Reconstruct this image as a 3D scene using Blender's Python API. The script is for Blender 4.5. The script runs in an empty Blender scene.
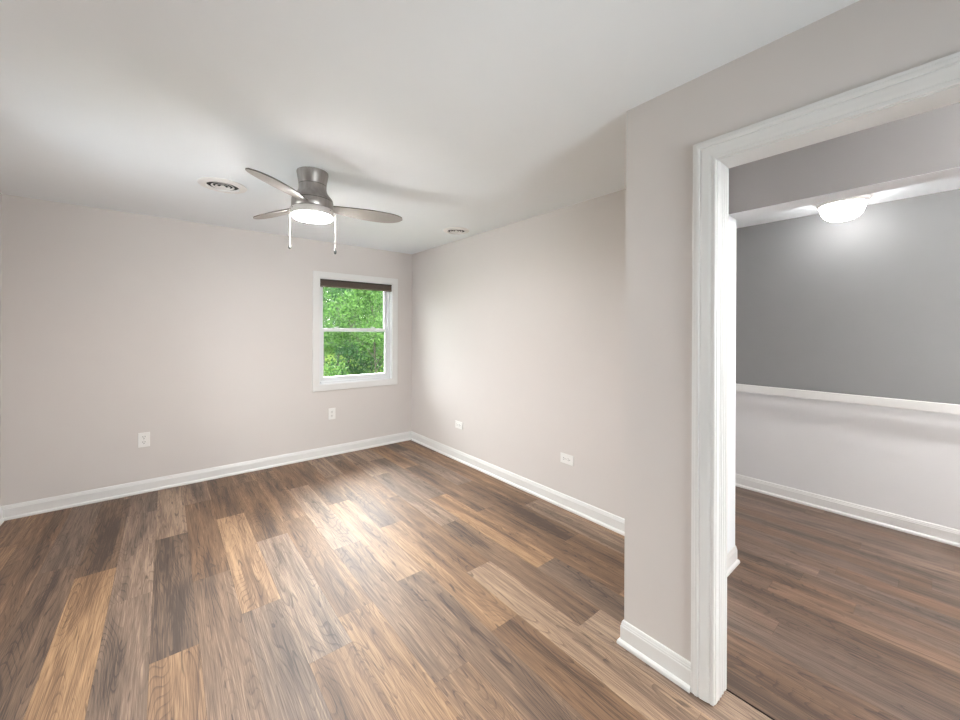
import bpy, math, random
from mathutils import Matrix, Vector
PI = math.pi
S = bpy.context.scene
COL = S.collection

# ------------------------------------------------------------------ camera
YAW = 0.6869
cd = bpy.data.cameras.new('camera')
cam = bpy.data.objects.new('camera', cd); COL.objects.link(cam)
cd.sensor_fit = 'HORIZONTAL'; cd.sensor_width = 36.0
cd.lens = 382.815 / 960 * 36
cd.shift_y = -0.02996
cd.clip_start = 0.02; cd.clip_end = 400
cam.matrix_world = (Matrix.Translation((0, 0, 1.4292)) @ Matrix.Rotation(-YAW, 4, 'Z')
                    @ Matrix.Rotation(PI / 2, 4, 'X') @ Matrix.Rotation(0.004, 4, 'Z'))
S.camera = cam

# ------------------------------------------------------------------ sky, added fill light, exposure
W = bpy.data.worlds.new('overcast_sky'); S.world = W; W.use_nodes = True
nt = W.node_tree; nt.nodes.clear()
wo = nt.nodes.new('ShaderNodeOutputWorld'); bg = nt.nodes.new('ShaderNodeBackground')
tc = nt.nodes.new('ShaderNodeTexCoord'); sp = nt.nodes.new('ShaderNodeSeparateXYZ'); rp = nt.nodes.new('ShaderNodeValToRGB')
nt.links.new(tc.outputs['Generated'], sp.inputs[0]); nt.links.new(sp.outputs['Z'], rp.inputs[0])
ce = rp.color_ramp.elements
ce[0].position = 0.0; ce[0].color = (0.26, 0.28, 0.30, 1)
ce[1].position = 0.45; ce[1].color = (0.97, 0.985, 1.0, 1)
k_ = ce.new(0.17); k_.color = (0.36, 0.38, 0.40, 1)
# bright patch added to the sky beyond the back window for the floor sheen
vm = nt.nodes.new('ShaderNodeVectorMath'); vm.operation = 'DOT_PRODUCT'
nv = nt.nodes.new('ShaderNodeVectorMath'); nv.operation = 'NORMALIZE'
nt.links.new(tc.outputs['Generated'], nv.inputs[0]); nt.links.new(nv.outputs[0], vm.inputs[0])
vm.inputs[1].default_value = Vector((0.40, 0.917, 0.62)).normalized()
mr = nt.nodes.new('ShaderNodeMapRange'); mr.interpolation_type = 'SMOOTHSTEP'
for i_, q_ in enumerate((0.78, 0.985, 0.0, 1.45)): mr.inputs[i_+1].default_value = q_
nt.links.new(vm.outputs['Value'], mr.inputs[0])
ad = nt.nodes.new('ShaderNodeVectorMath'); ad.operation = 'ADD'
nt.links.new(rp.outputs[0], ad.inputs[0]); nt.links.new(mr.outputs[0], ad.inputs[1])
nt.links.new(ad.outputs[0], bg.inputs['Color']); bg.inputs['Strength'].default_value = 11.5
nt.links.new(bg.outputs[0], wo.inputs[0])

def area(name, loc, direction, sx, sy, power, color=(1, 1, 1)):
    l = bpy.data.lights.new(name, 'AREA'); l.shape = 'RECTANGLE'; l.size = sx; l.size_y = sy
    l.energy = power; l.color = color
    o = bpy.data.objects.new(name, l); COL.objects.link(o)
    o.location = loc; o.rotation_euler = Vector(direction).to_track_quat('-Z', 'Y').to_euler()
    return o
# added fill aimed up through the side window, standing in for ground bounce
area('fill_side_window', (-13.0, 2.75, -1.5), (1, 0.0, 0.25), 7.0, 2.6, 720, (0.97, 0.985, 1.0))
area('fill_near_window', (0.85, -13.0, -1.5), (0, 1, 0.26), 7.0, 2.6, 1100, (0.97, 0.985, 1.0))  # added fill aimed up through the near window to lift the ceiling

FAN_LIGHT = 202.0
HALL_LIGHT = 12.5
HALL_FILL_NEAR = 62.0  # added fill lamp beyond the doorway, out of view
HALL_FILL_STAIR = 205.0  # added fill lamp at the right of the hall, out of view
VS = S.view_settings
VS.view_transform = 'Standard'; VS.look = 'None'; VS.gamma = 1.0; VS.use_curve_mapping = False
VS.exposure = 0.82

# ------------------------------------------------------------------ materials
def mat(name, color, rough=0.5, metal=0.0, spec=0.5, noise=0.0, nscale=40, bump=0.0, emit=None, estr=0.0, stretch=None):
    m = bpy.data.materials.new(name); m.use_nodes = True
    n = m.node_tree; b = n.nodes['Principled BSDF']
    b.inputs['Base Color'].default_value = (*color, 1); b.inputs['Roughness'].default_value = rough
    b.inputs['Metallic'].default_value = metal; b.inputs['Specular IOR Level'].default_value = spec
    if emit:
        b.inputs['Emission Color'].default_value = (*emit, 1); b.inputs['Emission Strength'].default_value = estr
    if noise or bump:
        t = n.nodes.new('ShaderNodeTexCoord'); mp = n.nodes.new('ShaderNodeMapping')
        if stretch: mp.inputs['Scale'].default_value = stretch
        nz = n.nodes.new('ShaderNodeTexNoise'); nz.inputs['Scale'].default_value = nscale; nz.inputs['Detail'].default_value = 4
        n.links.new(t.outputs['Object'], mp.inputs[0]); n.links.new(mp.outputs[0], nz.inputs['Vector'])
        if noise:
            mx = n.nodes.new('ShaderNodeMix'); mx.data_type = 'RGBA'
            mx.inputs[6].default_value = (*[c * (1 - noise) for c in color], 1)
            mx.inputs[7].default_value = (*[min(1, c * (1 + noise)) for c in color], 1)
            n.links.new(nz.outputs['Fac'], mx.inputs[0]); n.links.new(mx.outputs[2], b.inputs['Base Color'])
        if bump:
            bp = n.nodes.new('ShaderNodeBump'); bp.inputs['Strength'].default_value = bump; bp.inputs['Distance'].default_value = 0.002
            n.links.new(nz.outputs['Fac'], bp.inputs['Height']); n.links.new(bp.outputs[0], b.inputs['Normal'])
    return m

M = {}
M['wall'] = mat('warm_grey_wall_paint', (0.665, 0.626, 0.604), 0.62, spec=0.3, noise=0.012, nscale=6, bump=0.06)
M['ceil'] = mat('ceiling_paint', (0.865, 0.90, 0.93), 0.8, spec=0.2, noise=0.01, nscale=8, bump=0.05)
M['trim'] = mat('white_trim_paint', (0.76, 0.755, 0.745), 0.32, spec=0.5, noise=0.008, nscale=10)
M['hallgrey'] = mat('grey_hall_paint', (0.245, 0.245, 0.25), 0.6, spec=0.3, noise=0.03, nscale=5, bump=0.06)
M['header'] = mat('lightened_hall_grey', (0.37, 0.37, 0.375), 0.6, spec=0.3, noise=0.02, nscale=5, bump=0.06)  # the hall grey, lightened to stand in for more light on the header
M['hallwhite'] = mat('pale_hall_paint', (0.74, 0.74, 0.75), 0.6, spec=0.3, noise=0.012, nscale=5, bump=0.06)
M['vinyl'] = mat('white_vinyl', (0.76, 0.775, 0.79), 0.3)
M['plastic'] = mat('white_plastic', (0.84, 0.83, 0.81), 0.35)
M['ventwhite'] = mat('white_enamelled_metal', (0.80, 0.78, 0.76), 0.4)
M['dark'] = mat('dark_cavity', (0.012, 0.012, 0.012), 0.8)
M['sub'] = mat('subfloor_gap', (0.02, 0.015, 0.012), 0.9)
M['nickel'] = mat('brushed_nickel', (0.35, 0.325, 0.31), 0.36, metal=0.9, noise=0.4, nscale=42, stretch=(1, 1, 0.05))
M['ring'] = mat('satin_light_ring', (0.62, 0.59, 0.57), 0.4, metal=0.35)
M['knob'] = mat('dark_steel_knob', (0.10, 0.10, 0.10), 0.4, metal=0.6)
M['nickeldark'] = mat('dark_seam_metal', (0.10, 0.09, 0.085), 0.5, metal=0.6)
M['blade'] = mat('silver_blade_finish', (0.36, 0.335, 0.32), 0.42, metal=0.25, noise=0.16, nscale=14, stretch=(1.5, 14, 3))
M['bladeedge'] = mat('dark_blade_edge', (0.07, 0.062, 0.058), 0.5)
M['lens'] = mat('fan_lamp_diffuser', (0.9, 0.9, 0.9), 0.4, emit=(1.0, 0.985, 0.965), estr=FAN_LIGHT)
M['dome'] = mat('frosted_lit_glass', (0.9, 0.9, 0.9), 0.4, emit=(1.0, 0.99, 0.97), estr=HALL_LIGHT)
M['chain'] = mat('pale_pull_chain', (0.38, 0.37, 0.35), 0.45, metal=0.3)
M['blind'] = mat('brown_blind_fabric', (0.17, 0.132, 0.108), 0.8, noise=0.2, nscale=60)
M['blindrail'] = mat('dark_blind_rail', (0.055, 0.042, 0.035), 0.5)
M['steel'] = mat('screw_steel', (0.5, 0.5, 0.5), 0.35, metal=0.9)
M['lawn'] = mat('lawn_grass', (0.030, 0.046, 0.010), 1.0, spec=0.0, noise=0.35, nscale=0.6)
M['bark'] = mat('tree_bark', (0.04, 0.032, 0.024), 0.9, noise=0.3, nscale=8)
M['siding'] = mat('outside_siding', (0.6, 0.6, 0.58), 0.7)

def glass_mat():
    m = bpy.data.materials.new('window_glass'); m.use_nodes = True
    n = m.node_tree; n.nodes.clear()
    o = n.nodes.new('ShaderNodeOutputMaterial'); t = n.nodes.new('ShaderNodeBsdfTransparent'); g = n.nodes.new('ShaderNodeBsdfGlossy')
    g.inputs['Roughness'].default_value = 0.02
    f = n.nodes.new('ShaderNodeFresnel'); f.inputs['IOR'].default_value = 1.25
    x = n.nodes.new('ShaderNodeMixShader'); t.inputs['Color'].default_value = (0.96, 0.98, 0.97, 1)
    n.links.new(f.outputs[0], x.inputs[0]); n.links.new(t.outputs[0], x.inputs[1]); n.links.new(g.outputs[0], x.inputs[2])
    n.links.new(x.outputs[0], o.inputs[0])
    return m
M['glass'] = glass_mat()

def leaf_mat(name, c1, c2):
    m = bpy.data.materials.new(name); m.use_nodes = True
    n = m.node_tree; b = n.nodes['Principled BSDF']; out = n.nodes['Material Output']
    g = n.nodes.new('ShaderNodeNewGeometry'); mx = n.nodes.new('ShaderNodeMix'); mx.data_type = 'RGBA'
    mx.inputs[6].default_value = (*c1, 1); mx.inputs[7].default_value = (*c2, 1)
    n.links.new(g.outputs['Random Per Island'], mx.inputs[0]); n.links.new(mx.outputs[2], b.inputs['Base Color'])
    b.inputs['Roughness'].default_value = 0.6; b.inputs['Specular IOR Level'].default_value = 0.12
    tr = n.nodes.new('ShaderNodeBsdfTranslucent'); n.links.new(mx.outputs[2], tr.inputs[0])
    ms = n.nodes.new('ShaderNodeMixShader'); ms.inputs[0].default_value = 0.45
    n.links.new(b.outputs[0], ms.inputs[1]); n.links.new(tr.outputs[0], ms.inputs[2]); n.links.new(ms.outputs[0], out.inputs[0])
    return m
M['leafA'] = leaf_mat('fresh_green_leaves', (0.012, 0.040, 0.008), (0.085, 0.165, 0.040))
M['leafB'] = leaf_mat('deep_green_leaves', (0.006, 0.024, 0.009), (0.034, 0.080, 0.026))
M['leafC'] = leaf_mat('yellow_green_leaves', (0.024, 0.050, 0.011), (0.070, 0.110, 0.030))

def wood_mat(name, dark, mid, tan, rough):
    """plank colour: attribute r = tone of the plank, b = place across it; UV = metres with a per-plank offset"""
    m = bpy.data.materials.new(name); m.use_nodes = True
    n = m.node_tree; b = n.nodes['Principled BSDF']; L = n.links
    at = n.nodes.new('ShaderNodeAttribute'); at.attribute_name = 'plank'
    sx = n.nodes.new('ShaderNodeSeparateColor'); L.new(at.outputs['Color'], sx.inputs[0])
    uv = n.nodes.new('ShaderNodeUVMap'); uv.uv_map = 'grain'
    def noise(sx_, sy_, detail, rough_, dist):
        mp = n.nodes.new('ShaderNodeMapping'); mp.inputs['Scale'].default_value = (sx_, sy_, 1)
        L.new(uv.outputs[0], mp.inputs[0])
        z = n.nodes.new('ShaderNodeTexNoise'); z.noise_dimensions = '2D'; z.inputs['Scale'].default_value = 1
        z.inputs['Detail'].default_value = detail; z.inputs['Roughness'].default_value = rough_; z.inputs['Distortion'].default_value = dist
        L.new(mp.outputs[0], z.inputs['Vector']); return z.outputs['Fac']
    def math_(op, a, c, clamp=False):
        k = n.nodes.new('ShaderNodeMath'); k.operation = op; k.use_clamp = clamp
        for i, v in enumerate((a, c)):
            if isinstance(v, (int, float)): k.inputs[i].default_value = v
            else: L.new(v, k.inputs[i])
        return k.outputs[0]
    def mrange(v, a0, a1, b0, b1):
        k = n.nodes.new('ShaderNodeMapRange'); L.new(v, k.inputs[0])
        for i, q in enumerate((a0, a1, b0, b1)): k.inputs[i + 1].default_value = q
        return k.outputs[0]
    broad = noise(9, 1.1, 2, 0.5, 0.4)            # broad heartwood patches
    fine = noise(270, 5.0, 4, 0.62, 0.3)           # fine pores along the board
    mids = noise(34, 1.6, 3, 0.6, 0.9)
    warp = noise(7, 0.9, 1, 0.4, 0.0)
    # cathedral grain: rings of a low-frequency field
    ring = math_('FRACT', math_('MULTIPLY', warp, 26), 0.0)
    ringd = mrange(ring, 0.0, 0.28, 1.0, 0.0)
    # the middle of a board is darker than its sapwood edges
    cen = math_('SUBTRACT', 1.0, math_('MULTIPLY', math_('ABSOLUTE', math_('SUBTRACT', sx.outputs[2], 0.5), 0.0), 2.0))
    heart = math_('MULTIPLY', mrange(broad, 0.40, 0.68, 0.0, 1.0), mrange(cen, 0.05, 0.6, 0.15, 1.0))
    t = math_('ADD', sx.outputs[0], mrange(mids, 0.25, 0.75, -0.19, 0.19))
    t = math_('ADD', math_('SUBTRACT', t, math_('MULTIPLY', heart, 0.34)), 0.05)
    t = math_('SUBTRACT', t, math_('MULTIPLY', math_('MULTIPLY', ringd, mrange(broad, 0.38, 0.6, 0.35, 1.0)), 0.36))
    t = math_('ADD', t, mrange(fine, 0.3, 0.7, -0.17, 0.15), True)
    cr = n.nodes.new('ShaderNodeValToRGB'); e = cr.color_ramp.elements
    e[0].position = 0.0; e[0].color = (*dark, 1); e[1].position = 1.0; e[1].color = (*tan, 1)
    k = e.new(0.5); k.color = (*mid, 1)
    L.new(t, cr.inputs[0])
    # slightly greyer and slightly warmer boards
    hs = n.nodes.new('ShaderNodeHueSaturation'); L.new(cr.outputs[0], hs.inputs['Color'])
    L.new(mrange(sx.outputs[1], 0, 1, 0.78, 1.08), hs.inputs['Saturation'])
    L.new(mrange(fine, 0.3, 0.7, 0.88, 1.1), hs.inputs['Value'])
    # knots / cracks
    crack = noise(26, 2.2, 2, 0.5, 2.2)
    ck = mrange(crack, 0.67, 0.73, 0.0, 0.6)
    mx = n.nodes.new('ShaderNodeMix'); mx.data_type = 'RGBA'; L.new(ck, mx.inputs[0]); L.new(hs.outputs[0], mx.inputs[6])
    mx.inputs[7].default_value = (*[c * 0.5 for c in dark], 1)
    L.new(mx.outputs[2], b.inputs['Base Color'])
    L.new(mrange(fine, 0.3, 0.7, rough + 0.05, rough - 0.03), b.inputs['Roughness'])
    b.inputs['Specular IOR Level'].default_value = 0.65
    bp = n.nodes.new('ShaderNodeBump'); bp.inputs['Strength'].default_value = 0.14; bp.inputs['Distance'].default_value = 0.001
    L.new(fine, bp.inputs['Height']); L.new(bp.outputs[0], b.inputs['Normal'])
    return m
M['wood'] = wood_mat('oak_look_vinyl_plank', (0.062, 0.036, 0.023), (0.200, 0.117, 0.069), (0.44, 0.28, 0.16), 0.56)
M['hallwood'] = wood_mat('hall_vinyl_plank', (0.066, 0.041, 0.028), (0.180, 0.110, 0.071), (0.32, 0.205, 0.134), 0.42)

# ------------------------------------------------------------------ mesh helpers
class MB:
    def __init__(s): s.v = []; s.f = []; s.mi = []
    def add(s, vs, fs, mi=0):
        k = len(s.v); s.v += [tuple(v) for v in vs]; s.f += [tuple(i + k for i in f) for f in fs]; s.mi += [mi] * len(fs)
    def box(s, a, b, mi=0):
        x0, y0, z0 = a; x1, y1, z1 = b
        s.add([(x0,y0,z0),(x1,y0,z0),(x1,y1,z0),(x0,y1,z0),(x0,y0,z1),(x1,y0,z1),(x1,y1,z1),(x0,y1,z1)],
              [(0,3,2,1),(4,5,6,7),(0,1,5,4),(1,2,6,5),(2,3,7,6),(3,0,4,7)], mi)
    def lathe(s, prof, c=(0,0,0), n=48, cap0=False, cap1=False, mi=0):
        vs = []; fs = []; m = len(prof)
        for i in range(n):
            a = 2*PI*i/n
            for r, z in prof: vs.append((c[0]+r*math.cos(a), c[1]+r*math.sin(a), c[2]+z))
        for i in range(n):
            j = (i+1) % n
            for k in range(m-1): fs.append((i*m+k, i*m+k+1, j*m+k+1, j*m+k))
        if cap0: fs.append(tuple(i*m for i in range(n)))
        if cap1: fs.append(tuple(i*m+m-1 for i in reversed(range(n))))
        s.add(vs, fs, mi)
    def tube(s, pts, r, n=8, mi=0):
        vs = []; fs = []; pts = [Vector(p) for p in pts]; rr = r if isinstance(r, (list, tuple)) else [r]*len(pts)
        for i, p in enumerate(pts):
            d = (pts[min(i+1, len(pts)-1)] - pts[max(i-1, 0)]).normalized()
            u = d.cross(Vector((0.31, 0.95, 0.05))); u = u.normalized() if u.length > 1e-3 else d.orthogonal().normalized()
            w = d.cross(u)
            for k in range(n):
                a = 2*PI*k/n; vs.append(p + (u*math.cos(a) + w*math.sin(a))*rr[i])
        for i in range(len(pts)-1):
            for k in range(n):
                fs.append((i*n+k, i*n+(k+1) % n, (i+1)*n+(k+1) % n, (i+1)*n+k))
        fs.append(tuple(reversed(range(n)))); fs.append(tuple((len(pts)-1)*n+k for k in range(n)))
        s.add(vs, fs, mi)
    def build(s, name, mats, parent=None, smooth=None, bevel=0.0, loc=None, rot=None, segs=2):
        me = bpy.data.meshes.new(name); me.from_pydata(s.v, [], s.f); me.validate()
        mats = mats if isinstance(mats, (list, tuple)) else [mats]
        for m in mats: me.materials.append(m)
        for p, i in zip(me.polygons, s.mi): p.material_index = i
        import bmesh
        bm = bmesh.new(); bm.from_mesh(me); bmesh.ops.recalc_face_normals(bm, faces=bm.faces); bm.to_mesh(me); bm.free()
        if smooth is not None:
            for p in me.polygons: p.use_smooth = True
            me.set_sharp_from_angle(angle=math.radians(smooth))
        o = bpy.data.objects.new(name, me); COL.objects.link(o)
        if parent: o.parent = parent
        if loc: o.location = loc
        if rot: o.rotation_euler = rot
        if bevel:
            md = o.modifiers.new('bevel', 'BEVEL'); md.width = bevel; md.segments = segs; md.limit_method = 'ANGLE'; md.harden_normals = False
        return o

def empty(name, loc=(0,0,0), rot=(0,0,0)):
    o = bpy.data.objects.new(name, None); COL.objects.link(o); o.location = loc; o.rotation_euler = rot; o.empty_display_size = 0.1
    return o
def tag(o, label, cat, group=None, kind=None):
    o['label'] = label; o['category'] = cat
    if group: o['group'] = group
    if kind: o['kind'] = kind
    return o
def struct(o, label=None):
    o['kind'] = 'structure'
    if label: o['label'] = label
    return o
def copy_tree(o, parent=None):
    c = o.copy(); COL.objects.link(c)
    if parent: c.parent = parent
    for ch in list(o.children): copy_tree(ch, c)
    return c

# ------------------------------------------------------------------ room dimensions (metres)
XL, XR = -0.951, 2.508          # left wall, right wall
YB, YN = 4.477, -1.25           # window wall, wall behind the camera
XP, XPB = 1.628, 1.741          # partition with the doorway: room face, hall face
YP, YH = 0.934, 0.832           # nook face, hall face of the short wall
CEIL = 2.44; CEILH = 2.40
XHF, XHB = 2.58, 2.73           # dropped header
HB = 2.128
XF = 4.12                       # far wall of the hall
DY0, DY1, DZ = -0.262, 0.556, 2.086   # doorway clear opening
YE0, YE1 = -2.4, 1.75           # hall ends

# walls ------------------------------------------------------------------
WIN = dict(a0=1.330, a1=2.228, b0=0.815, b1=2.026)
def wall_with_hole(name, axis, face, back, lo, hi, hole, m):
    """axis 'y': wall in the xz plane between y=face and y=back; axis 'x': wall in the yz plane"""
    mb = MB(); a0, a1, b0, b1 = hole
    def bx(u0, u1, z0, z1):
        if axis == 'y': mb.box((u0, min(face, back), z0), (u1, max(face, back), z1))
        else: mb.box((min(face, back), u0, z0), (max(face, back), u1, z1))
    bx(lo, a0, 0, CEIL); bx(a1, hi, 0, CEIL); bx(a0, a1, b1, CEIL)
    if b0 > 0: bx(a0, a1, 0, b0)
    return struct(mb.build(name, m))
wall_with_hole('wall_back', 'y', YB, YB+0.15, XL-0.15, XHB, (WIN['a0'], WIN['a1'], WIN['b0'], WIN['b1']), M['wall'])
SW0, SW1 = 2.40, 3.20           # unseen side window, added to bring in light
wall_with_hole('wall_left', 'x', XL, XL-0.15, YN-0.15, YB, (SW0, SW1, WIN['b0'], WIN['b1']), M['wall'])
wall_with_hole('wall_partition', 'x', XP, XPB, YN, YP, (DY0-0.02, DY1+0.02, 0, DZ+0.02), M['wall'])
b = MB(); b.box((XPB, YH, 0), (XR, YP, CEIL)); struct(b.build('wall_nook', M['wall']))
b = MB(); b.box((XR, YH, 0), (XHB, YB, CEIL)); struct(b.build('wall_right', M['wall']))
NW0, NW1 = 0.25, 1.45         # unseen window behind the camera, added to bring in light
wall_with_hole('wall_near', 'y', YN, YN-0.15, XL, XHB, (NW0, NW1, WIN['b0'], WIN['b1']), M['wall'])
b = MB(); b.box((XL-0.15, YN-0.15, CEIL), (XHB, YB+0.15, CEIL+0.12)); struct(b.build('ceiling', M['ceil']))
# hall
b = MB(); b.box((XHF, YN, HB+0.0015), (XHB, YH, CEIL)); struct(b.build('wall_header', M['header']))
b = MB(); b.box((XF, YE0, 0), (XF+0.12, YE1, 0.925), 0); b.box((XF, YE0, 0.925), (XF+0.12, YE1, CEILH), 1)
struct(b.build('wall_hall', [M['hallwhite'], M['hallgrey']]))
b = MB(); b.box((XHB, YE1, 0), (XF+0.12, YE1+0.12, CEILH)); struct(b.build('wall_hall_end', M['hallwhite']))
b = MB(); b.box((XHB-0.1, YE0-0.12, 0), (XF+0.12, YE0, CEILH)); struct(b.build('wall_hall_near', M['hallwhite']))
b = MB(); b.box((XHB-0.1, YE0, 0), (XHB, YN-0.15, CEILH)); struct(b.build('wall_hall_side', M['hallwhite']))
b = MB(); b.box((XHB, YE0-0.12, CEILH), (XF+0.12, YE1+0.12, CEIL+0.12)); struct(b.build('ceiling_hall', M['ceil']))
# white skin: lamplight on the header underside and wall return put into its colour
b = MB()
b.box((XHF, YN, HB), (XHB, YH, HB+0.0015)); b.box((XHF+0.0005, YH-0.004, 0.108), (XHB-0.0005, YH, HB))
struct(b.build('opening_bright_skin', M['ceil']))

# floors -----------------------------------------------------------------
def planks(name, x0, x1, Y0, Y1, edges, joints, tones, m, seed, L=1.22, y0f=None, y1f=None):
    rnd = random.Random(seed)
    vs, fs, cols, uvs = [], [], [], []; boxes = []
    for c in range(len(edges)-1):
        a, e = edges[c], edges[c+1]
        a, e = max(a, x0), min(e, x1)
        if e - a < 1e-4: continue
        y0 = y0f(a, e) if y0f else Y0; y1 = y1f(a, e) if y1f else Y1
        boxes.append((a, e, y0, y1))
        js = joints.get(c)
        base = js[0] if js else y0 + rnd.random()*L
        cuts = set()
        if js: cuts.update(js)
        lo, hi = (min(js), max(js)) if js else (base, base)
        q = lo
        while q > y0: cuts.add(q); q -= L
        q = hi
        while q < y1: cuts.add(q); q += L
        cuts = [y0] + sorted(k for k in cuts if y0+0.02 < k < y1-0.02) + [y1]
        tn = tones.get(c, {})
        for i in range(len(cuts)-1):
            p, r = cuts[i], cuts[i+1]
            mid = (p+r)/2; t = rnd.uniform(0.28, 0.72)
            for (lo_, hi_, tt) in tn:
                if lo_ <= mid < hi_: t = tt
            k = len(vs); g = 0.0002
            vs += [(a+g, p+g, 0), (e-g, p+g, 0), (e-g, r-g, 0), (a+g, r-g, 0)]; fs.append((k, k+1, k+2, k+3))
            g1 = rnd.random(); ox, oy = rnd.random()*40, rnd.random()*40
            cols += [(t, g1, 0, 1), (t, g1, 1, 1), (t, g1, 1, 1), (t, g1, 0, 1)]
            uvs += [(ox, oy), (ox+e-a, oy), (ox+e-a, oy+r-p), (ox, oy+r-p)]
    # thickness below the boards (dark core showing in the joints)
    z0, z1 = -0.02, -0.0015; nf = len(fs)
    core = [(0,3,2,1),(4,5,6,7),(0,1,5,4),(1,2,6,5),(2,3,7,6),(3,0,4,7)]
    for x0_, x1_, y0_, y1_ in boxes:
        k = len(vs)
        vs += [(x0_,y0_,z0),(x1_,y0_,z0),(x1_,y1_,z0),(x0_,y1_,z0),(x0_,y0_,z1),(x1_,y0_,z1),(x1_,y1_,z1),(x0_,y1_,z1)]
        fs += [tuple(i+k for i in f) for f in core]
        for f in core: cols += [(0, 0, 0, 1)]*4; uvs += [(0, 0)]*4
    me = bpy.data.meshes.new(name); me.from_pydata(vs, [], fs)
    me.materials.append(m); me.materials.append(M['sub'])
    for i, p in enumerate(me.polygons): p.material_index = 0 if i < nf else 1
    uvl = me.uv_layers.new(name='grain')
    for i, q in enumerate(uvs): uvl.data[i].uv = q
    at = me.color_attributes.new('plank', 'FLOAT_COLOR', 'CORNER')
    for i, q in enumerate(cols): at.data[i].color = q
    o = bpy.data.objects.new(name, me); COL.objects.link(o); return struct(o)

XG = 1.7345
E_ = [-1.31, -1.13, -0.953, -0.754, -0.576, -0.400, -0.226, -0.051, 0.122, 0.300, 0.478, 0.666, 0.848, 1.022, 1.200, 1.378, 1.563, XG, 1.908, 2.095, 2.270, 2.445, 2.62]
J_ = {3: [2.62], 4: [3.355], 5: [3.166], 6: [2.75], 7: [2.157, 3.40], 8: [2.71], 9: [2.247, 3.49], 10: [2.95], 11: [1.917], 12: [2.53], 13: [1.983],
      14: [1.37, 2.60], 15: [1.80, 0.58], 16: [1.127], 17: [1.567, 2.79], 18: [2.35, 1.13], 19: [1.648, 2.87], 20: [2.2], 21: [1.4]}
T_ = {3: [(1.4, 2.6, .50), (2.62, 3.9, .44), (3.9, 5, .40)], 4: [(0, 2.1, .5), (2.1, 3.35, .33), (3.355, 5, .34)],
      5: [(0, 1.9, .6), (1.9, 3.16, .74), (3.166, 4.4, .26), (4.3, 5, .5)], 6: [(0, 1.5, .4), (1.5, 2.74, .47), (2.75, 4, .52), (4, 5, .3)],
      7: [(0, 2.15, .66), (2.157, 3.4, .22), (3.4, 5, .66)], 8: [(0, 1.4, .4), (1.4, 2.7, .46), (2.71, 3.95, .36), (3.9, 5, .5)],
      9: [(0, 2.24, .42), (2.247, 3.49, .74), (3.49, 5, .26)], 10: [(0, 1.7, .5), (1.7, 2.94, .60), (2.95, 4.2, .40), (4.1, 5, .45)],
      11: [(0, 1.9, .66), (1.917, 3.14, .48), (3.1, 5, .5)], 12: [(0, 1.3, .6), (1.3, 2.52, .46), (2.53, 3.75, .64), (3.7, 5, .4)],
      13: [(.7, 1.98, .42), (1.983, 3.2, .68), (3.2, 5, .42)], 14: [(0, 1.36, .42), (1.37, 2.6, .62), (2.6, 3.82, .46), (3.8, 5, .62)],
      15: [(0, .57, .4), (.58, 1.79, .74), (1.8, 3.02, .40), (3, 5, .46)], 16: [(-.2, 1.12, .68), (1.127, 2.35, .42), (2.3, 3.57, .5), (3.5, 5, .66)],
      17: [(.3, 1.56, .36), (1.567, 2.79, .68), (2.79, 4.0, .40), (4, 5, .6)], 18: [(-.1, 1.12, .6), (1.13, 2.35, .44), (2.35, 3.57, .34), (3.5, 5, .6)],
      19: [(.4, 1.64, .40), (1.648, 2.87, .26), (2.87, 4.1, .5), (4, 5, .3)], 20: [(.9, 2.19, .56), (2.2, 3.42, .46), (3.4, 5, .55)],
      21: [(.2, 1.39, .5), (1.4, 2.62, .60), (2.6, 3.8, .5), (3.8, 5, .45)]}
planks('floor', XL, XR, YN, YB, E_, J_, T_, M['wood'], 4, y0f=lambda a, e: YP if a > XG-0.01 else YN)
HE = [XG+0.005] + [1.862 + 0.12*i for i in range(20)]
HJ = {4: [0.52], 7: [0.63], 10: [0.48], 15: [0.363], 2: [0.1], 5: [-0.2], 6: [0.9], 13: [0.05]}
HT = {4: [(-1, .5, .30), (.52, 2, .58)], 5: [(-.2, 1.2, .36)], 6: [(-.4, .88, .34)], 7: [(-.7, .62, .58), (.63, 2, .34)], 8: [(-2, 2, .5)], 9: [(-2, 2, .36)], 10: [(-.8, .47, .34), (.48, 2, .56)],
      11: [(-2, 2, .42)], 12: [(-2, 2, .30)], 13: [(-2, 2, .36)], 14: [(-2, 2, .4)], 15: [(-.9, .36, .60), (.363, 2, .3)], 16: [(-2, 2, .42)], 17: [(-2, 2, .34)], 18: [(-2, 2, .28)]}
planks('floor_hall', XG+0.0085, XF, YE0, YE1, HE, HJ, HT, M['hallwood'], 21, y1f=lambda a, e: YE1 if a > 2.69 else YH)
b = MB(); b.box((XL-0.15, YE0-0.12, -0.10), (XF+0.12, YB+0.15, -0.021)); struct(b.build('floor_slab', M['sub']))

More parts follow.
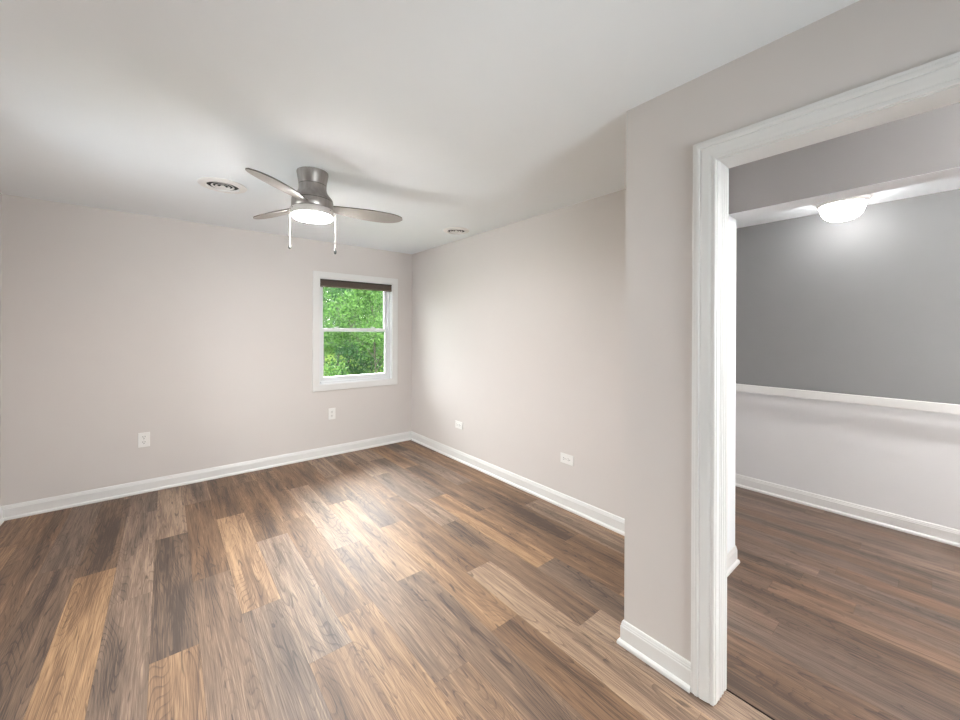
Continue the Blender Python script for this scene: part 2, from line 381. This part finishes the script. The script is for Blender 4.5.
# baseboards -------------------------------------------------------------
BP = [(0, 0), (0.0235, 0), (0.0245, 0.007), (0.0225, 0.015), (0.017, 0.021), (0.0125, 0.0225), (0.0125, 0.082),
      (0.0105, 0.085), (0.0105, 0.091), (0.0085, 0.0945), (0.0085, 0.0995), (0.005, 0.1065), (0.0, 0.108)]
def baseboard(name, p0, p1, nrm, e0, e1, m=None):
    """profile run from p0 to p1, standing off the wall along nrm; e=-1 inside corner, +1 outside corner, 0 square"""
    p0 = Vector((*p0, 0)); p1 = Vector((*p1, 0)); n = Vector((*nrm, 0)); d = (p1-p0).normalized(); k = len(BP)
    vs = [p0 - d*(o*e0) + n*o + Vector((0, 0, z)) for o, z in BP] + [p1 + d*(o*e1) + n*o + Vector((0, 0, z)) for o, z in BP]
    fs = [(i, i+1, k+i+1, k+i) for i in range(k-1)] + [tuple(range(k)), tuple(reversed(range(k, 2*k)))]
    mb = MB(); mb.add(vs, fs); return struct(mb.build(name, m or M['trim'], smooth=28))
baseboard('baseboard_back', (XL, YB), (XR, YB), (0, -1), -1, -1)
baseboard('baseboard_right', (XR, YP), (XR, YB), (-1, 0), -1, -1)
baseboard('baseboard_left', (XL, YN), (XL, YB), (1, 0), -1, -1)
baseboard('baseboard_near', (XL, YN), (XP, YN), (0, 1), -1, -1)
baseboard('baseboard_nook', (XP, YP), (XR, YP), (0, 1), 1, -1)
baseboard('baseboard_partition', (XP, DY1+0.0858), (XP, YP), (-1, 0), 0, 1)
baseboard('baseboard_hall', (XF, YE0), (XF, YE1), (-1, 0), -1, -1)
baseboard('baseboard_opening', (XPB+0.09, YH), (XHB, YH), (0, -1), 0, 1)
baseboard('baseboard_hall_end', (XHB, YE1), (XF, YE1), (0, -1), -1, -1)
baseboard('baseboard_stair', (XHB, YH), (XHB, YE1), (1, 0), 1, -1)

# door frame and casing ----------------------------------------------------
CP = [(0.0, 0.0), (0.0, 0.010), (0.003, 0.0125), (0.013, 0.0125), (0.015, 0.0105), (0.018, 0.0125), (0.030, 0.0165), (0.050, 0.0185), (0.056, 0.016),
      (0.059, 0.0195), (0.066, 0.0205), (0.070, 0.0205), (0.073, 0.018), (0.081, 0.018), (0.085, 0.0165), (0.087, 0.012), (0.087, 0.0)]
def door_casing(name, x, sgn):
    rv = 0.003; k = len(CP); vs = []; fs = []; zb = 0.004
    for u, w in CP:
        u *= 0.95
        X = x + sgn*w; y1 = DY1+rv+u; y0 = DY0-rv-u; zt = DZ+rv+u
        vs += [(X, y1, zb), (X, y1, zt), (X, y0, zt), (X, y0, zb)]
    for i in range(k-1):
        for j in range(3): fs.append((i*4+j, i*4+j+1, (i+1)*4+j+1, (i+1)*4+j))
    fs.append(tuple(i*4 for i in range(k))); fs.append(tuple(i*4+3 for i in reversed(range(k))))
    mb = MB(); mb.add(vs, fs); return struct(mb.build(name, M['trim'], smooth=25))
struct(door_casing('trim_1', XP, -1), 'white moulded casing around the doorway')
door_casing('trim_3', XPB, 1)
door = struct(empty('door_1', (XP, DY1, 0)), 'white doorway frame with no door leaf, opening to the hall')
mb = MB(); t = 0.019; y1 = DY1; y0 = DY0; z0 = 0.004
x0_, x1_ = XP-0.001, XPB+0.001
def loc_box(mb, a, c): mb.box([p-q for p, q in zip(a, (XP, DY1, 0))], [p-q for p, q in zip(c, (XP, DY1, 0))])
loc_box(mb, (x0_, y1, z0), (x1_, y1+t, DZ+t)); loc_box(mb, (x0_, y0-t, z0), (x1_, y0, DZ+t)); loc_box(mb, (x0_, y0, DZ), (x1_, y1, DZ+t))
mb.build('jamb', M['trim'], door, bevel=0.0015)
mb = MB()
for (xa, xb, d) in ((XP+0.030, XP+0.036, 0.002), (XP+0.048, XP+0.056, 0.002), (XP+0.068, XP+0.076, 0.002), (XP+0.090, XPB-0.004, 0.002)):   # stepped stop beads
    loc_box(mb, (xa, y1-d, z0), (xb, y1, DZ)); loc_box(mb, (xa, y0, z0), (xb, y0+d, DZ)); 
mb.build('stop_bead', M['trim'], door, bevel=0.0015)

# windows ------------------------------------------------------------------
def frame_ring(mb, a0, a1, b0, b1, w, d0, d1, mi=0):
    """rectangular ring, outer a0..b1, bar width w, depth d0..d1 (local y)"""
    mb.box((a0, d0, b0), (a0+w, d1, b1), mi); mb.box((a1-w, d0, b0), (a1, d1, b1), mi)
    mb.box((a0+w, d0, b0), (a1-w, d1, b0+w), mi); mb.box((a0+w, d0, b1-w), (a1-w, d1, b1), mi)
def make_window(name, loc, rotz, a0, a1, b0, b1, label):
    """local x across, local y into the wall (outwards), z up; loc on the room face"""
    r = struct(empty(name, loc, (0, 0, rotz)), label)
    # flat picture-frame casing
    mb = MB(); k = 0.070; prof = [(-0.004, 0.0), (-0.004, 0.013), (0.0, 0.016), (k-0.004, 0.016), (k, 0.012), (k, 0.0)]; vs = []; fs = []
    for u, w in prof: vs += [(a0-u, -w, b0-u), (a1+u, -w, b0-u), (a1+u, -w, b1+u), (a0-u, -w, b1+u)]
    for i in range(len(prof)-1):
        for j in range(4): fs.append((i*4+j, i*4+(j+1) % 4, (i+1)*4+(j+1) % 4, (i+1)*4+j))
    mb.add(vs, fs); struct(mb.build('casing', M['trim'], r, smooth=25))
    mb = MB(); frame_ring(mb, a0, a1, b0, b1, 0.012, 0.0, 0.15); frame_ring(mb, a0+0.012, a1-0.012, b0+0.012, b1-0.012, 0.022, 0.050, 0.14)
    mb.box((a0+0.034, 0.036, b0+0.012), (a1-0.034, 0.052, b0+0.026))
    mb.build('frame', M['vinyl'], r, bevel=0.002)
    bm_ = b0 + (b1-b0)*0.515
    s0, s1 = a0+0.030, a1-0.030
    def sash(nm, z0, z1, d0, bot, top):
        mb = MB(); w = 0.040; d1 = d0+0.030
        mb.box((s0, d0, z0), (s0+w, d1, z1)); mb.box((s1-w, d0, z0), (s1, d1, z1))
        mb.box((s0+w, d0, z0), (s1-w, d1, z0+bot)); mb.box((s0+w, d0, z1-top), (s1-w, d1, z1))
        s = mb.build(nm, M['vinyl'], r, bevel=0.002)
        g = MB(); g.box((s0+w-0.004, d0+0.012, z0+bot-0.004), (s1-w+0.004, d0+0.018, z1-top+0.004)); g.build('pane', M['glass'], s)
        return s
    sash('upper_sash', bm_-0.022, b1-0.030, 0.092, 0.034, 0.036)
    lo = sash('lower_sash', b0+0.028, bm_+0.020, 0.058, 0.052, 0.036)
    for f in (0.22, 0.76):
        l = MB(); xx = s0+(s1-s0)*f; l.box((xx-0.022, 0.060, bm_+0.0205), (xx+0.022, 0.080, bm_+0.028)); l.box((xx-0.010, 0.054, bm_+0.028), (xx+0.026, 0.066, bm_+0.034))
        l.build('sash_lock', M['steel'], lo, bevel=0.002)
    return r
make_window('window_1', (0, YB, 0), 0, WIN['a0'], WIN['a1'], WIN['b0'], WIN['b1'], 'white double-hung window in the back wall looking onto trees')
make_window('added_window_left', (XL, 0, 0), PI/2, SW0, SW1, WIN['b0'], WIN['b1'], 'unseen white double-hung window added in the left wall to bring in light')


make_window('added_window_near', (0, YN, 0), PI, -NW1, -NW0, WIN['b0'], WIN['b1'], 'unseen white double-hung window added in the near wall to bring in light')

# brown pleated blind drawn up under the window head
bl = tag(empty('window_blind', (1.779, YB+0.012, 2.014)), 'brown pleated blind drawn up at the top of the window', 'blind')
hw = 0.436
mb = MB(); mb.box((-hw, -0.016, -0.016), (hw, 0.024, 0.001)); mb.build('headrail', M['blindrail'], bl, bevel=0.002)
mb = MB(); vs = []; npl = 5; h0 = -0.0165
prof = []
for i in range(npl*2+1): prof.append(((-0.017 if i % 2 else -0.008), h0 - i*0.0052))
back = [(0.022 if i % 2 else 0.014, h0 - i*0.0052) for i in range(npl*2, -1, -1)]
pr = prof + back
for x in (-hw+0.002, hw-0.002): vs += [(x, y, z) for y, z in pr]
k = len(pr); mb.add(vs, [(i, (i+1) % k, k+(i+1) % k, k+i) for i in range(k)] + [tuple(range(k)), tuple(reversed(range(k, 2*k)))])
mb.build('pleated_fabric', M['blind'], bl)
zb = h0 - npl*2*0.0052 - 0.0005
mb = MB(); mb.box((-hw, -0.016, zb-0.017), (hw, 0.022, zb)); mb.build('bottom_rail', M['blind'], bl, bevel=0.003)

# ------------------------------------------------------------------ ceiling fan
FC = (0.722, 2.572)
fan = tag(empty('ceiling_fan', (FC[0], FC[1], CEIL)), 'brushed nickel three-blade ceiling fan with round white light, close to the ceiling', 'ceiling fan')
mb = MB()
mb.lathe([(0.086, 0.0), (0.093, -0.002), (0.094, -0.012), (0.0905, -0.035), (0.086, -0.060), (0.0825, -0.084)], n=64, cap0=True, cap1=True)
mb.build('ceiling_canopy', M['nickel'], fan, smooth=35)
mb = MB(); mb.lathe([(0.0815, -0.084), (0.0815, -0.088)], n=64); mb.build('canopy_seam', M['nickeldark'], fan)
mb = MB()
mb.lathe([(0.0825, -0.088), (0.082, -0.105), (0.085, -0.122), (0.094, -0.140), (0.107, -0.156), (0.117, -0.168), (0.122, -0.178), (0.1225, -0.182)], n=64, cap0=True, cap1=True)
mb.build('motor_housing', M['nickel'], fan, smooth=35)
mb = MB(); mb.lathe([(0.1195, -0.182), (0.1195, -0.187)], n=64); mb.build('housing_seam', M['nickeldark'], fan)
mb = MB(); mb.lathe([(0.1225, -0.187), (0.124, -0.190), (0.124, -0.232), (0.122, -0.235)], n=64, cap0=True, cap1=True); mb.build('switch_housing', M['nickel'], fan, smooth=35)
mb = MB(); mb.lathe([(0.1195, -0.235), (0.1195, -0.2385)], n=64); mb.build('lower_seam', M['nickeldark'], fan)
lk = MB(); lk.lathe([(0.112, -0.2385), (0.1225, -0.2385), (0.1245, -0.242), (0.1245, -0.276), (0.1225, -0.281), (0.117, -0.282), (0.116, -0.278)], n=64, cap0=True)
ring = lk.build('light_ring', M['ring'], fan, smooth=35)
lz = MB(); lz.lathe([(0.1165, -0.279), (0.1165, -0.291), (0.112, -0.296), (0.095, -0.2995), (0.06, -0.3025), (0.0, -0.304)], n=64); lens = lz.build('lamp_diffuser', M['lens'], ring, smooth=60); lens['label'] = 'lit white round diffuser'
for a in (1.2, 3.3, 5.4):
    sc = MB(); sc.lathe([(0.0, 0.0), (0.003, 0.0), (0.003, 0.004), (0, 0.005)], n=10)
    sc.build('screw', M['nickeldark'], ring, loc=(0.1245*math.cos(a), 0.1245*math.sin(a), -0.250), rot=(0, PI/2, a))
# blades
def make_blade(L, pitch):
    """outline in local x (out) / y (width), thin, pitched about x"""
    N = 34; r0 = 0.095; mb = MB(); top = []; outl = []
    for i in range(N+1):
        t = i/N; x = r0 + (L-r0)*t
        wl = 0.030 + 0.052*math.sin(min(1.0, t*1.35)*PI/2)**0.9       # leading half
        wt = 0.030 + 0.040*math.sin(min(1.0, t*1.5)*PI/2)             # trailing half
        e = max(0.0, (t-0.72)/0.28)
        kk = (1-0.22*max(0.0, (t-0.35)/0.65)**2)*max(0.0, 1-e**2.6)**0.5
        sw = -0.022*t*t
        outl.append((x, sw + wl*kk, sw - wt*kk))
    def put(x, y, z):
        y2 = y*math.cos(pitch) - z*math.sin(pitch); z2 = y*math.sin(pitch) + z*math.cos(pitch); return (x, y2, z2)
    th = 0.0035; vs = []
    for x, a, c in outl:
        vs += [put(x, a, th), put(x, c, th), put(x, c, -th), put(x, a, -th)]
    fs = []; mi = []
    for i in range(N):
        for j in range(4):
            fs.append((i*4+j, i*4+(j+1) % 4, (i+1)*4+(j+1) % 4, (i+1)*4+j)); mi.append(1 if j in (1, 3) else 0)
    fs.append((0, 1, 2, 3)); mi.append(1); fs.append((N*4+3, N*4+2, N*4+1, N*4)); mi.append(1)
    for f, q in zip(fs, mi): mb.add([vs[i] for i in f], [tuple(range(len(f)))], q)
    return mb
BZ = -0.210
for ang, L in ((-136, 0.547), (112, 0.63), (-4, 0.606)):
    blade = make_blade(L, math.radians(-13)).build('blade', [M['blade'], M['bladeedge']], fan, loc=(0, 0, BZ), rot=(0, 0, math.radians(ang)))
    sc = MB(); sc.box((0.085, -0.022, -0.003), (0.150, 0.022, 0.003)); br = sc.build('blade_bracket', M['nickel'], blade, bevel=0.003, loc=(0, 0, 0.007), rot=(math.radians(-13), 0, 0))
# pull chains
for sgn, zt, zb_ in ((-1, -0.215, -0.474), (1, -0.250, -0.506)):
    cx, cy = 0.145*sgn*0.773, -0.145*sgn*0.634
    ch = MB()
    ch.tube([(cx*0.80, cy*0.80, zt), (cx*0.96, cy*0.96, zt), (cx, cy, zt-0.006), (cx, cy, zb_+0.02)], 0.0013, n=8)
    z = zt-0.01
    while z > zb_+0.024:
        ch.lathe([(0.0, -0.0018), (0.0018, 0), (0.0, 0.0018)], c=(cx, cy, z), n=6); z -= 0.0075
    c_ = ch.build('pull_chain', M['chain'], fan, smooth=40)
    pb = MB(); pb.lathe([(0.0, 0.022), (0.0035, 0.021), (0.0045, 0.012), (0.0085, 0.002), (0.0085, -0.010), (0.005, -0.016), (0.0, -0.017)], c=(cx, cy, zb_), n=16)
    pb.build('pull_knob', M['knob'], c_, smooth=40)

# ------------------------------------------------------------------ round ceiling vents
def make_vent(name, loc, R, label):
    v = tag(empty(name, loc), label, 'ceiling vent', 'round ceiling vents')
    mb = MB(); mb.lathe([(R, 0.0), (R+0.001, -0.004), (R-0.003, -0.008), (R-0.02, -0.011), (R*0.72, -0.014), (R*0.69, -0.014), (R*0.67, -0.008), (R*0.67, 0.0)], n=64)
    mb.build('flange', M['ventwhite'], v, smooth=35)
    mb = MB(); mb.lathe([(0.0, -0.0012), (R*0.66, -0.0012)], n=48); mb.build('duct_opening', M['dark'], v)
    for f, zb in ((0.46, -0.009), (0.29, -0.009)):
        mb = MB(); r = R*f
        mb.lathe([(r-0.006, -0.003), (r-0.004, -0.006), (r+0.003, zb), (r+0.002, zb-0.001), (r-0.006, -0.007), (r-0.008, -0.003)], n=48)
        mb.build('cone_ring', M['ventwhite'], v, smooth=50)
    mb = MB(); mb.lathe([(0.010, -0.002), (0.010, -0.006), (R*0.13, -0.009), (R*0.12, -0.0105), (0.0, -0.011)], n=40); mb.build('centre_cap', M['ventwhite'], v, smooth=40)
    return v
make_vent('ceiling_vent', (0.303, 3.205, CEIL), 0.144, 'round white ceiling vent left of the fan')
make_vent('ceiling_vent', (2.250, 3.125, CEIL), 0.130, 'smaller-looking round white ceiling vent near the right wall')

# ------------------------------------------------------------------ outlets
def make_outlet():
    o = empty('wall_outlet')
    mb = MB(); mb.box((-0.040, 0.0, -0.064), (0.040, 0.0065, 0.064)); mb.build('cover_plate', M['plastic'], o, bevel=0.003)
    for s in (-1, 1):
        mb = MB(); n = 20; pts = []
        for i in range(n):
            a = 2*PI*i/n; pts.append((max(-0.0165, min(0.0165, 0.020*math.cos(a))), 0.0185*math.sin(a)))
        vs = [(x, 0.006, z+s*0.0235) for x, z in pts] + [(x, 0.0082, z+s*0.0235) for x, z in pts]
        mb.add(vs, [(i, (i+1) % n, n+(i+1) % n, n+i) for i in range(n)] + [tuple(range(n, 2*n))])
        rc = mb.build('receptacle', M['plastic'], o)
        sl = MB(); z0 = s*0.0235
        sl.box((-0.0085, 0.0075, z0+0.0005), (-0.0055, 0.0086, z0+0.0105)); sl.box((0.0055, 0.0075, z0-0.0005), (0.0085, 0.0086, z0+0.0105))
        sl.lathe([(0.0, 0.0011), (0.0032, 0.0011), (0.0032, 0.0)], n=12)
        for i in range(len(sl.v)-36, len(sl.v)):
            x, y, z = sl.v[i]; sl.v[i] = (x, 0.0075+z, y+z0-0.009)
        sl.build('slots', M['dark'], rc)
    mb = MB(); mb.lathe([(0.0, 0.0012), (0.003, 0.001), (0.0033, 0.0)], n=12); mb.build('screw', M['steel'], o, loc=(0, 0.0065, 0), rot=(-PI/2, 0, 0))
    return o
proto = make_outlet()
spots = [((-0.147, YB, 0.463), (0, 0, PI), 'white upright outlet low on the back wall, far left of the window'),
         ((1.475, YB, 0.475), (0, 0, PI), 'white upright outlet on the back wall below the window'),
         ((XR, 1.942, 0.400), (0, PI/2, PI/2), 'white sideways outlet on the right wall nearest the partition'),
         ((XR, 3.415, 0.393), (0, PI/2, PI/2), 'white sideways outlet on the right wall near the far corner')]
for i, (loc, rot, lab) in enumerate(spots):
    o = proto if i == 0 else copy_tree(proto)
    o.location = loc
    if rot[1]: o.rotation_euler = (Matrix.Rotation(PI/2, 4, 'Z') @ Matrix.Rotation(PI/2, 4, 'Y')).to_euler()
    else: o.rotation_euler = rot
    tag(o, lab, 'outlet', 'white wall outlets')

# ------------------------------------------------------------------ hall: rail and ceiling light
hr = tag(empty('handrail', (XF, 0, 0.925)), 'long flat white rail running along the hall wall', 'rail')
d1, d2 = 0.070, 0.092; hz = 0.033
mb = MB(); mb.box((-d2, YE0+0.03, -hz), (-d1, YE1-0.03, hz)); mb.build('rail_board', M['trim'], hr, bevel=0.004)
for y in (-2.0, -1.0, 1.4):
    mb = MB(); mb.tube([(0.0, y, -0.03), (-0.02, y, -0.028), (-d1-0.002, y, -0.01)], 0.006, n=10); mb.lathe([(0, 0)], n=3) if False else None
    mb.build('bracket', M['trim'], hr, smooth=40)
def make_ceiling_light(loc, strength, label):
    hl = tag(empty('ceiling_light', loc), label, 'ceiling light', 'hall ceiling lights')
    mb = MB(); mb.lathe([(0.163, 0.0), (0.166, -0.003), (0.164, -0.008), (0.156, -0.012), (0.146, -0.014), (0.143, -0.020), (0.139, -0.040), (0.134, -0.046), (0.126, -0.046), (0.122, -0.038)], n=64, cap0=True)
    mb.build('base_pan', M['ventwhite'], hl, smooth=35)
    dmat = M['dome'] if strength == HALL_LIGHT else mat('frosted_fill_lamp_glass', (0.9, 0.9, 0.9), 0.4, emit=(1.0, 0.99, 0.97), estr=strength)
    mb = MB(); mb.lathe([(0.122, -0.040), (0.123, -0.050), (0.121, -0.075), (0.113, -0.102), (0.097, -0.126), (0.073, -0.144), (0.042, -0.154), (0.015, -0.158), (0.0, -0.1585)], n=64)
    mb.build('glass_dome', dmat, hl, smooth=60)
make_ceiling_light((3.80, 0.485, CEILH), HALL_LIGHT, 'round flush hall ceiling light with lit frosted dome near the hall wall')
make_ceiling_light((2.02, -1.02, CEIL), HALL_FILL_NEAR, 'unseen round flush ceiling light added just beyond the doorway as fill')
make_ceiling_light((3.45, -1.35, CEILH), HALL_FILL_STAIR, 'unseen round flush ceiling light added at the far right end of the hall as fill')

# ------------------------------------------------------------------ outdoors
b = MB(); b.box((-120, 5.2, -3.3), (420, 600, -3.0)); g = b.build('ground', M['lawn']); struct(g, 'lawn below the window')

def tree(name, pos, H, R, lm, seed, label, nleaf=2600, lsize=0.17, low=0.18, tw=0.011):
    rnd = random.Random(seed); t = empty(name, pos); tag(t, label, 'tree', 'trees beyond the window')
    mb = MB(); lean = rnd.uniform(-.2, .2)
    mb.tube([(0, 0, -0.1), (lean*.3, 0, H*.3), (lean, .1, H*.6), (lean*1.3, .15, H*.9)], [H*tw, H*tw*.8, H*tw*.6, H*tw*.25], n=8)
    clus = []
    for i in range(26):
        z = H*(low + (0.98-low)*rnd.random()**0.85); k = (z/H-low)/(1-low)
        rr = R*(0.55+0.6*math.sin(PI*min(1, k*0.9+0.12)))*rnd.uniform(.25, .95); a = rnd.uniform(0, 2*PI)
        c = Vector((rr*math.cos(a), rr*math.sin(a), z)); clus.append((c, R*rnd.uniform(.28, .52)))
        mb.tube([(lean*z/H, 0, z*0.72), c*0.55+Vector((lean*.4, 0, z*0.42)), c], [H*tw*.5, H*tw*.35, H*tw*.13], n=5)
    mb.build('trunk', M['bark'], t, smooth=40)
    lf = MB()
    for i in range(nleaf):
        c, r = clus[i % len(clus)]
        d = Vector((rnd.gauss(0, 1), rnd.gauss(0, 1), rnd.gauss(0, .8))).normalized()*r*rnd.random()**0.4
        p = c+d
        u = Vector((rnd.gauss(0, 1), rnd.gauss(0, 1), rnd.gauss(0, 1))).normalized(); w = u.orthogonal().normalized()
        w = (w*math.cos(i)+u.cross(w)*math.sin(i)).normalized(); s = lsize*rnd.uniform(.6, 1.25)
        lf.add([p-u*s, p-w*s*.45, p+u*s, p+w*s*.45], [(0, 1, 2, 3)])
    lf.build('foliage', lm, t)
    return t
def out(u, Z, z=-3.0):
    a = (u-480)/382.8*Z; s, c = math.sin(YAW), math.cos(YAW)
    return (a*c+Z*s, -a*s+Z*c, z)
tree('tree', out(377, 19), 7.4, 2.2, M['leafA'], 1, 'bushy fresh green tree in the lower right of the window', 15000, 0.078, 0.02, 0.004)
tree('tree', out(348, 27), 7.6, 2.5, M['leafB'], 2, 'deeper green tree behind the middle of the window', 14000, 0.10, 0.03)
tree('tree', out(324, 52), 12.0, 4.0, M['leafC'], 3, 'pale yellow-green tree far off at the left of the window', 9000, 0.16, 0.2)
tree('tree', out(338, 36), 9.0, 3.0, M['leafA'], 5, 'loose-topped green tree at the upper left of the window', 9000, 0.125, 0.25)
tree('tree', out(372, 44), 10.6, 3.4, M['leafB'], 6, 'tall deep green tree behind the upper right of the window', 11000, 0.125, 0.12)
tree('tree', out(408, 25), 8.0, 2.6, M['leafA'], 7, 'green tree beyond the right edge of the window', 8000, 0.10, 0.12)
tree('tree', out(268, 31), 8.4, 3.2, M['leafB'], 8, 'dark tree beyond the left edge of the window', 7000, 0.14, 0.15)
tree('tree', out(316, 78), 11.0, 5.5, M['leafC'], 11, 'leftmost of the hazy trees far across the lawn', 9000, 0.26, 0.0)
tree('tree', out(343, 92), 12.0, 6.0, M['leafB'], 12, 'middle one of the hazy trees far across the lawn', 9000, 0.30, 0.0)
tree('tree', out(372, 84), 12.0, 6.0, M['leafA'], 13, 'rightmost of the hazy trees far across the lawn', 9000, 0.28, 0.0)
